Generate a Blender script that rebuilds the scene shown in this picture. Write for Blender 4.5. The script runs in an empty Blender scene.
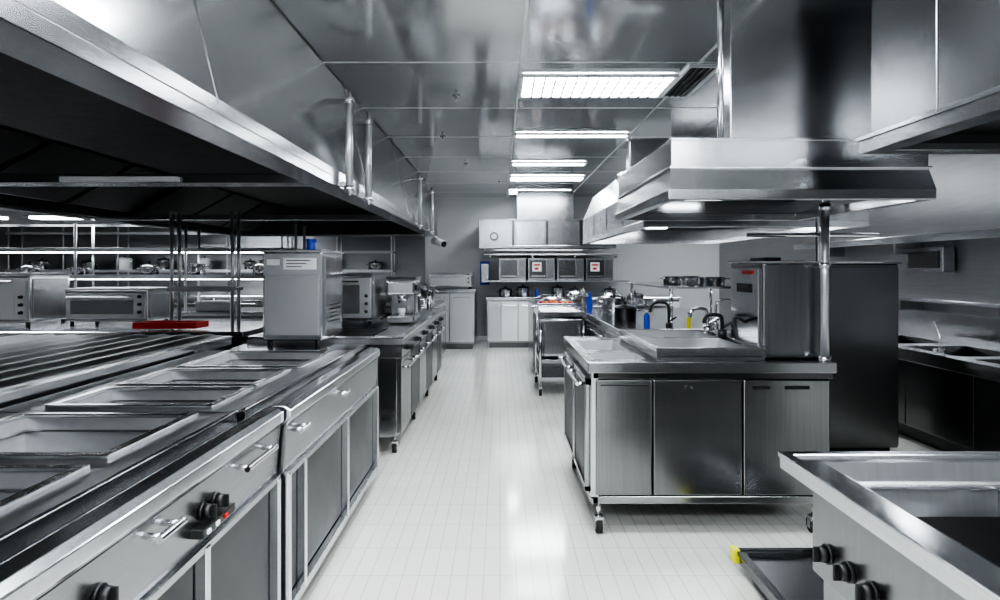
import bpy, bmesh, math, random
from mathutils import Vector, Matrix
random.seed(4)
scene = bpy.context.scene
COL = scene.collection
scene.view_settings.look = 'AgX - High Contrast'

# ------------------------------------------------------------------ materials
def new_mat(name):
    m = bpy.data.materials.new(name); m.use_nodes = True
    return m, m.node_tree, m.node_tree.nodes['Principled BSDF']

def plain(name, col, metal=0.0, rough=0.5, emis=None, es=0.0, spec=None):
    m, nt, b = new_mat(name)
    n = nt.nodes.new('ShaderNodeTexNoise'); n.inputs['Scale'].default_value = 9
    tc = nt.nodes.new('ShaderNodeTexCoord'); nt.links.new(tc.outputs['Object'], n.inputs['Vector'])
    mr = nt.nodes.new('ShaderNodeMapRange')
    mr.inputs['To Min'].default_value = max(0.02, rough*0.92); mr.inputs['To Max'].default_value = min(1, rough*1.08)
    nt.links.new(n.outputs['Fac'], mr.inputs['Value']); nt.links.new(mr.outputs['Result'], b.inputs['Roughness'])
    b.inputs['Base Color'].default_value = (*col, 1); b.inputs['Metallic'].default_value = metal
    if emis:
        b.inputs['Emission Color'].default_value = (*emis, 1); b.inputs['Emission Strength'].default_value = es
    return m

def steel(name, c=0.55, rough=0.28, scale=(3, 3, 160), tint=(.985, 1, 1.03), var=0.05, metal=1.0):
    m, nt, b = new_mat(name)
    tc = nt.nodes.new('ShaderNodeTexCoord'); mp = nt.nodes.new('ShaderNodeMapping')
    mp.inputs['Scale'].default_value = scale
    nt.links.new(tc.outputs['Object'], mp.inputs['Vector'])
    n = nt.nodes.new('ShaderNodeTexNoise'); n.inputs['Scale'].default_value = 1.0; n.inputs['Detail'].default_value = 3
    nt.links.new(mp.outputs['Vector'], n.inputs['Vector'])
    cr = nt.nodes.new('ShaderNodeValToRGB')
    a, d = c*(1-var), min(1, c*(1+var))
    cr.color_ramp.elements[0].position = .3; cr.color_ramp.elements[1].position = .7
    cr.color_ramp.elements[0].color = (a*tint[0], a*tint[1], a*tint[2], 1)
    cr.color_ramp.elements[1].color = (d*tint[0], d*tint[1], d*tint[2], 1)
    nt.links.new(n.outputs['Fac'], cr.inputs['Fac']); nt.links.new(cr.outputs['Color'], b.inputs['Base Color'])
    b.inputs['Roughness'].default_value = rough
    b.inputs['Metallic'].default_value = metal
    return m

STEEL = steel('brushed_steel', .46, .21)
STEELV = steel('brushed_steel_vertical', .46, .23, (90, 90, 2))
BRIGHT = steel('bright_steel', .76, .16, (2, 60, 60))
TOPS = steel('worktop_steel', .54, .28, (60, 2, 4))
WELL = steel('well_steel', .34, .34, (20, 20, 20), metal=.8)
WELLF_SHADED = steel('well_floor_steel', .18, .36, (60, 2, 4), metal=.8)  # darker than the well walls: depth shading put into the colour
PANEL = steel('panel_steel', .30, .25, (2, 2, 90))
DOOR = steel('door_steel', .31, .22, (90, 90, 2), var=.08)
DARKS = steel('dark_steel', .14, .23, (3, 3, 120))
DOORD = plain('dark_door_panel', (.035, .036, .04), .5, .34)
MIDS = steel('mid_steel', .27, .23, (60, 60, 2))
TALLM = steel('cabinet_steel', .22, .25, (60, 60, 2))
HOODS = steel('hood_steel', .48, .20, (2, 2, 60), var=.03)
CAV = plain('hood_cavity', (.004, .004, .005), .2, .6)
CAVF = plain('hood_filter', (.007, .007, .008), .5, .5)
CHROME = plain('chrome', (.8, .8, .82), 1, .12)
BLACK = plain('black_plastic', (.012, .012, .013), 0, .35)
BLACKG = plain('black_glass', (.02, .021, .023), 0.3, .16)
RUB = plain('rubber', (.02, .02, .02), 0, .7)
RED = plain('red_plastic', (.45, .015, .012), 0, .4)
BLUE = plain('blue_plastic', (.01, .05, .4), 0, .35)
YEL = plain('yellow_plastic', (.75, .75, .02), 0, .4)
WHITE = plain('white_enamel', (.65, .66, .67), 0, .35)
POLEM = plain('pole_steel', (.58, .59, .61), .8, .32)
ORANGE = plain('orange_food', (.8, .2, .03), 0, .5)
PAPER = plain('paper_label', (.7, .7, .72), 0, .7)
LAMP = plain('lamp_diffuser', (1, 1, 1), 0, .5, (0.93, .975, 1.0), 42)
LAMPS = plain('lamp_strip', (1, 1, 1), 0, .5, (0.95, .98, 1.0), 15)
FILLH = plain('lamp_tube', (1, 1, 1), 0, .5, (0.93, .975, 1.0), 14)  # glow of the added tubes hidden inside the long hood
WALLM = plain('wall_paint', (.68, .69, .70), 0, .45)
WALLD = plain('wall_paint_grey', (.20, .20, .21), 0, .5)
WALLS = steel('wall_steel_cladding', .36, .30, (3, 3, 50))

def floor_mat():
    m, nt, b = new_mat('floor_tiles')
    tc = nt.nodes.new('ShaderNodeTexCoord')
    br = nt.nodes.new('ShaderNodeTexBrick')
    br.offset = 0; br.inputs['Scale'].default_value = 1
    br.inputs['Brick Width'].default_value = .075; br.inputs['Row Height'].default_value = .30
    br.inputs['Mortar Size'].default_value = .0026; br.inputs['Mortar Smooth'].default_value = .2
    br.inputs['Color1'].default_value = (.70, .695, .66, 1); br.inputs['Color2'].default_value = (.72, .715, .68, 1)
    br.inputs['Mortar'].default_value = (.50, .495, .46, 1)
    nt.links.new(tc.outputs['Object'], br.inputs['Vector'])
    n = nt.nodes.new('ShaderNodeTexNoise'); n.inputs['Scale'].default_value = 1.3; n.inputs['Detail'].default_value = 6
    nt.links.new(tc.outputs['Object'], n.inputs['Vector'])
    mx = nt.nodes.new('ShaderNodeMixRGB'); mx.blend_type = 'MULTIPLY'; mx.inputs['Fac'].default_value = .12
    nt.links.new(br.outputs['Color'], mx.inputs['Color1']); nt.links.new(n.outputs['Fac'], mx.inputs['Color2'])
    nt.links.new(mx.outputs['Color'], b.inputs['Base Color'])
    mr = nt.nodes.new('ShaderNodeMapRange'); mr.inputs['To Min'].default_value = .08; mr.inputs['To Max'].default_value = .18
    nt.links.new(n.outputs['Fac'], mr.inputs['Value']); nt.links.new(mr.outputs['Result'], b.inputs['Roughness'])
    return m
FLOORM = floor_mat()
CEILM = plain('ceiling_panel', (.62, .635, .65), .75, .11)
CEILJ = plain('ceiling_joint', (.80, .81, .82), .3, .3)

# ------------------------------------------------------------------ helpers
def E(name, loc=(0, 0, 0)):
    o = bpy.data.objects.new(name, None); o.location = loc; o.empty_display_size = .1
    COL.objects.link(o); return o

def link(o, parent, mat):
    COL.objects.link(o)
    if mat is not None: o.data.materials.append(mat)
    if parent is not None:
        o.parent = parent; o.matrix_parent_inverse = Matrix.Translation(-Vector(parent.location))
    return o

def mesh_obj(parent, name, verts, faces, mat, smooth=False, bev=0):
    vs = [Vector(v) for v in verts]
    c = sum(vs, Vector())/len(vs)
    me = bpy.data.meshes.new(name)
    me.from_pydata([v-c for v in vs], [], faces)
    bm = bmesh.new(); bm.from_mesh(me); bmesh.ops.recalc_face_normals(bm, faces=bm.faces); bm.to_mesh(me); bm.free()
    me.update()
    if smooth:
        for p in me.polygons: p.use_smooth = True
    o = bpy.data.objects.new(name, me); o.location = c
    link(o, parent, mat)
    if bev:
        md = o.modifiers.new('bev', 'BEVEL'); md.width = bev; md.segments = 2; md.limit_method = 'ANGLE'
    return o

def box(p, name, x, y, z, mat, bev=.003):
    x0, x1 = sorted(x); y0, y1 = sorted(y); z0, z1 = sorted(z)
    v = [(x0, y0, z0), (x1, y0, z0), (x1, y1, z0), (x0, y1, z0), (x0, y0, z1), (x1, y0, z1), (x1, y1, z1), (x0, y1, z1)]
    f = [(0, 3, 2, 1), (4, 5, 6, 7), (0, 1, 5, 4), (1, 2, 6, 5), (2, 3, 7, 6), (3, 0, 4, 7)]
    m = min(x1-x0, y1-y0, z1-z0)
    return mesh_obj(p, name, v, f, mat, bev=min(bev, m*.3) if bev else 0)

def prism(p, name, poly, axis, a0, a1, mat, bev=.003):
    n = len(poly)
    def P(u, v, a):
        return (u, a, v) if axis == 'y' else ((a, u, v) if axis == 'x' else (u, v, a))
    v = [P(u, w, a0) for u, w in poly] + [P(u, w, a1) for u, w in poly]
    f = [tuple(range(n)), tuple(range(2*n-1, n-1, -1))] + [(i, (i+1) % n, n+(i+1) % n, n+i) for i in range(n)]
    return mesh_obj(p, name, v, f, mat, bev=bev)

def cyl(p, name, a, b, r, mat, seg=20, r2=None):
    a = Vector(a); b = Vector(b); d = (b-a); L = d.length; q = d.normalized().to_track_quat('Z', 'Y')
    if r2 is None: r2 = r
    v = []; f = []
    for k, (h, rr) in enumerate(((0, r), (L, r2))):
        for i in range(seg):
            t = 2*math.pi*i/seg
            v.append(a + q @ Vector((rr*math.cos(t), rr*math.sin(t), h)))
    for i in range(seg):
        j = (i+1) % seg; f.append((i, j, seg+j, seg+i))
    f.append(tuple(range(seg-1, -1, -1))); f.append(tuple(range(seg, 2*seg)))
    o = mesh_obj(p, name, v, f, mat)
    for pl in o.data.polygons:
        if len(pl.vertices) == 4: pl.use_smooth = True
    return o

def lathe(p, name, prof, loc, mat, seg=28):
    v = []; f = []; n = len(prof)
    for i in range(seg):
        t = 2*math.pi*i/seg
        for r, z in prof: v.append((loc[0]+r*math.cos(t), loc[1]+r*math.sin(t), loc[2]+z))
    for i in range(seg):
        j = (i+1) % seg
        for k in range(n-1): f.append((i*n+k, j*n+k, j*n+k+1, i*n+k+1))
    o = mesh_obj(p, name, v, f, mat, smooth=True)
    bm = bmesh.new(); bm.from_mesh(o.data); bmesh.ops.remove_doubles(bm, verts=bm.verts, dist=1e-5); bm.to_mesh(o.data); bm.free()
    for pl in o.data.polygons: pl.use_smooth = True
    md = o.modifiers.new('es', 'EDGE_SPLIT'); md.split_angle = math.radians(40)
    return o

def tube(p, name, pts, r, mat, smooth=False):
    cu = bpy.data.curves.new(name, 'CURVE'); cu.dimensions = '3D'; cu.bevel_depth = r; cu.bevel_resolution = 4; cu.use_fill_caps = True
    c = sum((Vector(q) for q in pts), Vector())/len(pts)
    if smooth:
        s = cu.splines.new('NURBS'); s.points.add(len(pts)-1); s.order_u = 3; s.use_endpoint_u = True; s.resolution_u = 8
        for i, q in enumerate(pts): s.points[i].co = (*(Vector(q)-c), 1)
    else:
        s = cu.splines.new('POLY'); s.points.add(len(pts)-1)
        for i, q in enumerate(pts): s.points[i].co = (*(Vector(q)-c), 1)
    o = bpy.data.objects.new(name, cu); o.location = c
    return link(o, p, mat)

def top_basins(p, name, x, y, z, th, holes, mat, bmat=None, taper=.02, fmat=None):
    xs = sorted(set([x[0], x[1]]+[h[0] for h in holes]+[h[1] for h in holes]))
    ys = sorted(set([y[0], y[1]]+[h[2] for h in holes]+[h[3] for h in holes]))
    v = []; f = []
    def q(*pts):
        b = len(v); v.extend(pts); f.append(tuple(range(b, b+len(pts))))
    for i in range(len(xs)-1):
        for j in range(len(ys)-1):
            cx = (xs[i]+xs[i+1])/2; cy = (ys[j]+ys[j+1])/2
            if any(h[0] < cx < h[1] and h[2] < cy < h[3] for h in holes): continue
            q((xs[i], ys[j], z), (xs[i+1], ys[j], z), (xs[i+1], ys[j+1], z), (xs[i], ys[j+1], z))
    (x0, x1), (y0, y1) = x, y; zb = z-th
    q((x0, y0, zb), (x1, y0, zb), (x1, y0, z), (x0, y0, z)); q((x1, y0, zb), (x1, y1, zb), (x1, y1, z), (x1, y0, z))
    q((x1, y1, zb), (x0, y1, zb), (x0, y1, z), (x1, y1, z)); q((x0, y1, zb), (x0, y0, zb), (x0, y0, z), (x0, y1, z))
    me = bpy.data.meshes.new(name); me.from_pydata(v, [], f)
    bm = bmesh.new(); bm.from_mesh(me); bmesh.ops.remove_doubles(bm, verts=bm.verts, dist=1e-5)
    bmesh.ops.recalc_face_normals(bm, faces=bm.faces); bm.to_mesh(me); bm.free()
    o = bpy.data.objects.new(name, me); link(o, p, mat)
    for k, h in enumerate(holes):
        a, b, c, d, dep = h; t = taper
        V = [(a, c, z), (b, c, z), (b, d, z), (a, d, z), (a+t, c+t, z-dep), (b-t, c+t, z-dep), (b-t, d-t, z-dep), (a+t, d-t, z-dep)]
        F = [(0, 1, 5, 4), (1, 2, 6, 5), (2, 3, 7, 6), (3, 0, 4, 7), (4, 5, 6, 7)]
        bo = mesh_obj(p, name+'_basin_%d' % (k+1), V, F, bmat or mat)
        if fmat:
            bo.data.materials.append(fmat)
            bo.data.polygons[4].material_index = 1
    return o

def rim(p, name, x, y, z, w, h, mat):
    (x0, x1), (y0, y1) = x, y
    o = [(x0, y0), (x1, y0), (x1, y1), (x0, y1)]; i = [(x0+w, y0+w), (x1-w, y0+w), (x1-w, y1-w), (x0+w, y1-w)]
    v = [(*a, z) for a in o]+[(*a, z) for a in i]+[(*a, z+h) for a in o]+[(*a, z+h) for a in i]
    f = []
    for k in range(4):
        j = (k+1) % 4
        f += [(k, j, 4+j, 4+k), (8+k, 8+j, 12+j, 12+k), (k, j, 8+j, 8+k), (4+k, 4+j, 12+j, 12+k)]
    return mesh_obj(p, name, v, f, mat, bev=min(.003, h*.3))

def castor(p, x, y, r=.045, top=.12, k=1):
    cyl(p, 'castor_stem_%d' % k, (x, y, top), (x, y, r*1.9), .012, CHROME, 10)
    box(p, 'castor_fork_%d' % k, (x-.022, x+.022), (y-.03, y+.02), (r*1.5, r*2.1), CHROME)
    box(p, 'castor_cheek_%da' % k, (x-.024, x-.019), (y-.02, y+.015), (r*.6, r*1.6), CHROME, 0)
    box(p, 'castor_cheek_%db' % k, (x+.019, x+.024), (y-.02, y+.015), (r*.6, r*1.6), CHROME, 0)
    cyl(p, 'castor_wheel_%d' % k, (x-.016, y, r), (x+.016, y, r), r, RUB, 20)
    cyl(p, 'castor_hub_%d' % k, (x-.018, y, r), (x+.018, y, r), r*.45, CHROME, 14)

def knob(p, k, c, d, r=.028):
    c = Vector(c); d = Vector(d)
    cyl(p, 'knob_base_%d' % k, c, c+d*.008, r*1.15, BLACK, 20)
    cyl(p, 'knob_%d' % k, c+d*.008, c+d*.028, r, BLACK, 20, r*.85)
    s = c+d*.032
    box(p, 'knob_grip_%d' % k, (s.x-.004-abs(d.x)*.005, s.x+.004+abs(d.x)*.005), (s.y-.004-abs(d.y)*.005, s.y+.004+abs(d.y)*.005), (s.z-r*.9, s.z+r*.9), BLACK)

def barhandle(p, k, a, b, off, r=.009, mat=None):
    a = Vector(a); b = Vector(b); off = Vector(off); d = (b-a).normalized()*.03
    mat = mat or CHROME
    tube(p, 'handle_bar_%d' % k, [a+off-d*.6, b+off+d*.6], r, mat)
    cyl(p, 'handle_post_%da' % k, a, a+off, r*.8, mat, 10); cyl(p, 'handle_post_%db' % k, b, b+off, r*.8, mat, 10)

def pot(name, x, y, z, r=.14, h=.14, mat=None, lid=True, parent=None, k=0):
    e = parent or E(name, (x, y, z)); mat = mat or STEEL
    s_ = '_%d' % k if parent else ''
    lathe(e, 'body'+s_, [(0, 0), (r*.95, 0), (r, .01), (r, h), (r+.006, h+.003), (r-.006, h), (r-.006, .02), (0, .015)], (x, y, z), mat)
    if lid:
        lathe(e, 'lid'+s_, [(r+.002, h+.004), (r*.9, h+.02), (r*.3, h+.035), (0, h+.037)], (x, y, z), mat)
        lathe(e, 'lid_knob'+s_, [(.01, h+.03), (.01, h+.05), (.022, h+.055), (.022, h+.065), (0, h+.068)], (x, y, z), BLACK)
    for s in (-1, 1):
        tube(e, 'handle_%d' % (1 if s < 0 else 2)+s_, [(x+s*r, y-.04, z+h*.8), (x+s*(r+.04), y-.035, z+h*.8), (x+s*(r+.04), y+.035, z+h*.8), (x+s*r, y+.04, z+h*.8)], .006, CHROME)
    return e

def bottle(name, x, y, z, mat, capm, h=.24, r=.035):
    e = E(name, (x, y, z))
    lathe(e, 'body', [(0, 0), (r, 0), (r, h*.65), (r*.45, h*.8), (r*.4, h*.9), (0, h*.9)], (x, y, z), mat, 18)
    lathe(e, 'cap', [(r*.5, h*.86), (r*.5, h), (0, h)], (x, y, z), capm, 14)
    return e

def faucet(name, x, y, z, h=.35, reach=(-.18, 0), mat=None):
    e = E(name, (x, y, z)); mat = mat or CHROME
    cyl(e, 'base', (x, y, z), (x, y, z+.05), .028, mat)
    tube(e, 'spout', [(x, y, z+.04), (x, y, z+h*.8), (x+reach[0]*.1, y+reach[1]*.1, z+h), (x+reach[0]*.6, y+reach[1]*.6, z+h*1.05), (x+reach[0], y+reach[1], z+h*.9), (x+reach[0], y+reach[1], z+h*.65)], .012, mat, True)
    tube(e, 'lever', [(x, y, z+.06), (x+.06, y-.02, z+.10)], .008, mat)
    return e

# ------------------------------------------------------------------ room shell
XL, XR, YB, YF, H = -9.5, 4.25, 12.6, -3.0, 2.8
box(None, 'floor', (XL, XR), (YF, YB), (-.1, 0), FLOORM, 0)
box(None, 'ceiling', (XL, XR), (YF, YB), (H, H+.1), CEILM, 0)
box(None, 'wall_back', (XL, XR), (YB, YB+.1), (0, H), WALLM, 0)
box(None, 'wall_front', (XL, XR), (YF-.1, YF), (0, H), WALLD, 0)
box(None, 'wall_left', (XL-.1, XL), (YF, YB), (0, H), WALLD, 0)
box(None, 'wall_right', (XR, XR+.1), (YF, YB), (0, H), WALLS, 0)
box(None, 'baseboard_back', (XL, XR), (YB-.02, YB), (0, .1), STEEL)
box(None, 'trim_steel_splashback', (XL+.01, -1.45), (YB-.015, YB), (.1, 2.7), WALLS)
cj = E('trim_ceiling_grid', (0, 4, H))
k = 0
for x in (-6.2, -5.0, -3.8, -2.6, -1.4, .14, 1.34, 2.54, 3.74):
    k += 1; box(cj, 'rail_long_%d' % k, (x-.008, x+.008), (YF, YB), (H-.006, H), CEILJ, 0)
for y in [-.6+1.24*i for i in range(11)]:
    k += 1; box(cj, 'rail_cross_%d' % k, (XL, XR), (y-.004, y+.004), (H-.004, H), CEILJ, 0)

def ceil_light(x0, x1, y0, y1, louvre=False, mat=LAMP):
    e = E('ceiling_light_panel', ((x0+x1)/2, (y0+y1)/2, H))
    rim(e, 'frame', (x0-.03, x1+.03), (y0-.03, y1+.03), H-.03, .03, .024, WHITE)
    box(e, 'diffuser', (x0, x1), (y0, y1), (H-.014, H-.007), mat, 0)
    if louvre:
        n = 14
        for i in range(1, n):
            xx = x0+(x1-x0)*i/n; box(e, 'louvre_%d' % i, (xx-.006, xx+.006), (y0, y1), (H-.04, H-.016), MIDS, 0)
        for i in range(1, 4):
            yy = y0+(y1-y0)*i/4; box(e, 'louvre_cross_%d' % i, (x0, x1), (yy-.008, yy+.008), (H-.04, H-.016), MIDS, 0)
ceil_light(.17, 1.24, 4.62, 5.14, True)
ceil_light(.17, 1.30, 6.62, 6.74)
ceil_light(.17, 1.10, 8.42, 8.60)
ceil_light(.17, 1.25, 9.70, 10.1)
ceil_light(.17, 1.25, 11.5, 11.9)
ceil_light(-.55, .55, 2.4, 2.85)  # out-of-view panel above the near aisle, added for more light
ceil_light(-.55, .55, .9, 1.3)  # unseen panel, added to light the foreground
ceil_light(-.8, .8, -1.4, -.8)  # behind the camera, added to brighten the near surfaces
ceil_light(1.6, 3.2, -1.4, -.8)  # likewise added behind the camera, on the right
ceil_light(-3.2, -1.6, -1.4, -.8)  # likewise added behind the camera, on the left
ceil_light(2.6, 3.7, 5.6, 6.0)
ceil_light(2.9, 3.9, 9.0, 9.5)
for yy in (2.6, 6.2, 9.6):
    ceil_light(-6.6, -5.3, yy, yy+.45)  # middle panel is unseen, added to brighten the left counters

e = E('ceiling_air_vent', (1.34, 4.75, H))
rim(e, 'frame', (1.28, 1.50), (4.40, 5.20), H-.02, .02, .02, WHITE)
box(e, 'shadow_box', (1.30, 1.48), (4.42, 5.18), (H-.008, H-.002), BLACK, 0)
for i in range(3):
    xx = 1.345+i*.045; box(e, 'slat_%d' % (i+1), (xx-.006, xx+.006), (4.43, 5.17), (H-.02, H-.010), DARKS, 0)
for (xx, yy) in ((-.6, 6.8), (-.45, 8.6), (.0, 10.4), (1.9, 7.2), (-.35, 5.2)):
    e = E('ceiling_sprinkler', (xx, yy, H))
    lathe(e, 'plate', [(0, 0), (.03, 0), (.03, -.008), (.02, -.012), (0, -.012)], (xx, yy, H), STEEL, 18)
    cyl(e, 'nozzle', (xx, yy, H-.012), (xx, yy, H-.04), .009, CHROME, 10)
    cyl(e, 'deflector', (xx, yy, H-.04), (xx, yy, H-.045), .018, CHROME, 14)

# ------------------------------------------------------------------ LEFT EXTRACTION HOOD
def hood_ring(p, x, y, z0, z1, w, mat, cav, lipz=.06, beams=()):
    (x0, x1), (y0, y1) = x, y
    rim(p, 'bottom_frame', (x0, x1), (y0, y1), z0, w, lipz, mat)
    for i, yy in enumerate(beams):
        box(p, 'cross_beam_%d' % (i+1), (x0+w, x1-w), (yy-.09, yy+.09), (z0+.005, z0+.06), MIDS)
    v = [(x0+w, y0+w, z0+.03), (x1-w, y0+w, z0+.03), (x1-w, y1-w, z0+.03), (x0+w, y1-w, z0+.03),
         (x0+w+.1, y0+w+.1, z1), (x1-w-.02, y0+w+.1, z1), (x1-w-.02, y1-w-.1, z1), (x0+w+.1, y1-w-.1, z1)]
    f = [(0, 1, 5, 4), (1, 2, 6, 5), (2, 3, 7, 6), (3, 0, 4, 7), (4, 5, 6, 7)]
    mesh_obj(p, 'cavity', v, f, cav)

lh = E('long_extraction_hood', (-2.5, 5, 1.92))
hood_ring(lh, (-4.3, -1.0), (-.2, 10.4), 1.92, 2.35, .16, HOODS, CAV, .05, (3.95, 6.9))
prism(lh, 'front_fascia', [(-1.0, 1.97), (-1.0, 2.02), (-1.18, 2.79), (-1.24, 2.79), (-1.08, 1.97)], 'y', -.2, 10.4, HOODS)
prism(lh, 'end_panel', [(-1.03, 1.97), (-1.2, 2.79), (-4.2, 2.79), (-4.3, 1.97)], 'y', 10.3, 10.39, HOODS)
prism(lh, 'near_end_panel', [(-1.03, 1.97), (-1.2, 2.79), (-4.2, 2.79), (-4.3, 1.97)], 'y', -.19, -.1, HOODS)
box(lh, 'back_fascia', (-4.3, -4.24), (-.2, 10.4), (1.97, 2.79), HOODS)
for i, yy in enumerate((2.3, 4.9, 7.1, 9.2)):
    prism(lh, 'fascia_seam_%d' % (i+1), [(-.998, 2.0), (-.997, 2.02), (-1.176, 2.79), (-1.18, 2.79), (-1.002, 2.0)], 'y', yy-.003, yy+.003, MIDS, 0)
for i, yy in enumerate((.9, 2.3, 3.0, 4.6, 7.3, 8.8)):
    box(lh, 'lamp_housing_%d' % (i+1), (-1.225, -1.205), (yy-.02, yy+.62), (2.03, 2.06), WHITE)  # holder for the added tube, out of sight above the rim
    box(lh, 'lamp_tube_%d' % (i+1), (-1.24, -1.20), (yy, yy+.6), (1.995, 2.03), FILLH, 0)  # added fill light hidden behind the rim, brightens worktop and slats
for i, (yy) in enumerate((4.12, 4.72, 7.75, 9.1)):
    z0, z1 = 1.90, 2.50
    cyl(lh, 'gas_strut_%d' % (i+1), (-.955, yy, z0), (-.955, yy, z1), .024, POLEM)
    cyl(lh, 'strut_rod_%d' % (i+1), (-.955, yy, z0-.02), (-.955, yy, z1+.05), .012, CHROME)
    for zz in (z0+.02, z1-.02):
        cyl(lh, 'strut_collar_%d_%d' % (i+1, zz*100), (-.955, yy, zz-.02), (-.955, yy, zz+.02), .032, CHROME)
    box(lh, 'strut_bracket_low_%d' % (i+1), (-1.02, -.955), (yy-.012, yy+.012), (1.935, 1.965), MIDS)
    box(lh, 'strut_bracket_high_%d' % (i+1), (-1.14, -.955), (yy-.012, yy+.012), (2.46, 2.49), MIDS)
box(lh, 'beam_lamp', (-2.6, -1.9), (3.83, 3.86), (1.93, 1.96), WHITE)
for i in range(9):
    yy = .4+i*1.08
    prism(lh, 'grease_filter_%d' % (i+1), [(-3.9, 2.0), (-3.85, 2.0), (-3.25, 2.33), (-3.3, 2.33)], 'y', yy, yy+1.0, CAVF)
e = E('ceiling_camera', (-.92, 9.9, 1.8))
cyl(e, 'stalk', (-1.02, 9.9, 1.93), (-.95, 9.9, 1.86), .012, CHROME, 10)
cyl(e, 'body', (-1.02, 10.0, 1.84), (-.85, 9.8, 1.78), .055, WHITE, 18)
cyl(e, 'lens', (-.853, 9.803, 1.781), (-.84, 9.79, 1.776), .045, BLACK, 18)

# ------------------------------------------------------------------ LEFT NEAR RANGE
XF = -.81
def left_module(name, y0, y1, basins, splits, knobs, handles, dx=0.0):
    xf = XF+dx
    e = E(name, (xf-.5, (y0+y1)/2, 0))
    top_basins(e, 'worktop', (-1.9, xf-.16), (y0, y1), .885, .04, [(b[0], b[1], b[2], b[3], .13) for b in basins], TOPS, WELL, .03, WELLF_SHADED)
    for i, b in enumerate(basins):
        rim(e, 'pan_rim_%d' % (i+1), (b[0]-.03, b[1]+.03), (b[2]-.03, b[3]+.03), .885, .032, .014, BRIGHT)
        rim(e, 'inner_ledge_%d' % (i+1), (b[0]+.006, b[1]-.006), (b[2]+.006, b[3]-.006), .84, .016, .006, STEEL)
    box(e, 'gutter', (xf-.16, xf-.07), (y0, y1), (.82, .85), BLACKG, 0)
    box(e, 'gutter_lip', (xf-.175, xf-.155), (y0, y1), (.85, .895), BRIGHT)
    prism(e, 'front_rail', [(xf-.07, .84), (xf-.075, .895), (xf-.06, .905), (xf-.01, .905), (xf+.012, .89), (xf+.012, .855), (xf, .84)], 'y', y0, y1, BRIGHT)
    prism(e, 'control_panel', [(xf-.07, .84), (xf, .84), (xf-.015, .66), (xf-.07, .66)], 'y', y0, y1, PANEL)
    box(e, 'carcass', (-1.88, xf-.07), (y0+.01, y1-.01), (.14, .66), DARKS)
    box(e, 'lower_rail', (xf-.06, xf-.0), (y0, y1), (.11, .15), STEEL)
    box(e, 'upper_rail', (xf-.06, xf+.0), (y0, y1), (.635, .66), STEEL)
    for i, s in enumerate(splits):
        box(e, 'door_frame_%d' % (i+1), (xf-.06, xf+.004), (s-.015, s+.015), (.13, .65), BRIGHT)
    for i in range(len(splits)-1):
        box(e, 'door_panel_%d' % (i+1), (xf-.05, xf-.03), (splits[i]+.02, splits[i+1]-.02), (.155, .63), DOORD)
    for i, yy in enumerate(knobs): knob(e, i+1, (xf-.006, yy, .755), (1, 0, 0), .021)
    for i, (a, b) in enumerate(handles): barhandle(e, i+1, (xf-.008, a, .80), (xf-.008, b, .80), (.04, 0, 0), .010)
    k = 0
    for yy in (y0+.12, y1-.12):
        for xx in (xf-.08, -1.75):
            k += 1; castor(e, xx, yy, .045, .14, k)
    return e
r1 = left_module('cooking_range', .55, 2.40, [(-1.70, -1.12, 1.12, 1.70), (-1.70, -1.12, 1.84, 2.32)], [.57, 1.2, 1.8, 2.38],
            [.95, 1.32, 1.78, 1.86], [(1.50, 1.58), (2.02, 2.24)])
left_module('cooking_range', 2.42, 4.22, [(-1.70, -1.12, 2.50, 2.84), (-1.70, -1.12, 2.95, 3.36), (-1.70, -1.08, 3.48, 4.10)],
            [2.44, 2.64, 3.38, 4.2], [], [(2.5, 2.56), (3.2, 3.24)], .02)
box(r1, 'control_housing', (-.822, -.785), (1.72, 1.93), (.70, .725), BLACK)
for i in range(3): box(r1, 'control_button_%d' % (i+1), (-.786, -.78), (1.74+.055*i, 1.76+.055*i), (.706, .718), RED if i == 2 else WHITE)

e = E('slatted_drain_counter', (-2.7, 2.8, .9))
for i in range(9):
    x0 = -2.02-i*.165
    prism(e, 'slat_%d' % (i+1), [(x0, .925), (x0-.075, .945), (x0-.12, .94), (x0-.12, .925), (x0-.04, .905), (x0, .9)], 'y', .7, 4.7, TOPS)
    cyl(e, 'edge_tube_%d' % (i+1), (x0, .7, .925), (x0, 4.7, .925), .011, POLEM, 10)
box(e, 'tray', (-3.5, -1.96), (.7, 4.7), (.80, .85), DARKS)
box(e, 'front_rail', (-1.99, -1.94), (.7, 4.7), (.82, .93), STEEL)
box(e, 'body', (-3.48, -1.98), (.72, 4.68), (.12, .80), DARKS)
for i in range(4): box(e, 'foot_%d' % (i+1), (-2.1-(i % 2)*1.2, -2.05-(i % 2)*1.2), (.8+(i//2)*3.7, .85+(i//2)*3.7), (0, .12), STEEL)

# ------------------------------------------------------------------ LEFT SECOND BANK
xf = -.73
e = E('gas_range', (-1.3, 6.4, 0))
top_basins(e, 'worktop', (-1.9, xf), (4.88, 8.4), .89, .045, [(-1.75, -.98, 5.05, 5.75, .05), (-1.7, -1.0, 6.9, 7.6, .05)], TOPS, DARKS)
rim(e, 'top_rim', (-1.9, xf+.01), (4.87, 8.41), .885, .05, .02, BRIGHT)
box(e, 'control_panel', (-1.88, xf-.01), (4.9, 8.38), (.74, .845), STEEL)
box(e, 'body', (-1.86, xf-.05), (4.92, 8.36), (.14, .74), BRIGHT)
for i in range(6):
    a = 4.93+i*.57
    box(e, 'door_%d' % (i+1), (xf-.05, xf-.02), (a+.01, a+.555), (.16, .725), MIDS if i % 2 == 0 else DOORD)
    barhandle(e, i+1, (xf-.02, a+.08, .66), (xf-.02, a+.48, .66), (.045, 0, 0), .009)
    knob(e, 20+i, (xf-.01, a+.28, .79), (1, 0, 0), .022)
k = 0
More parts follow.
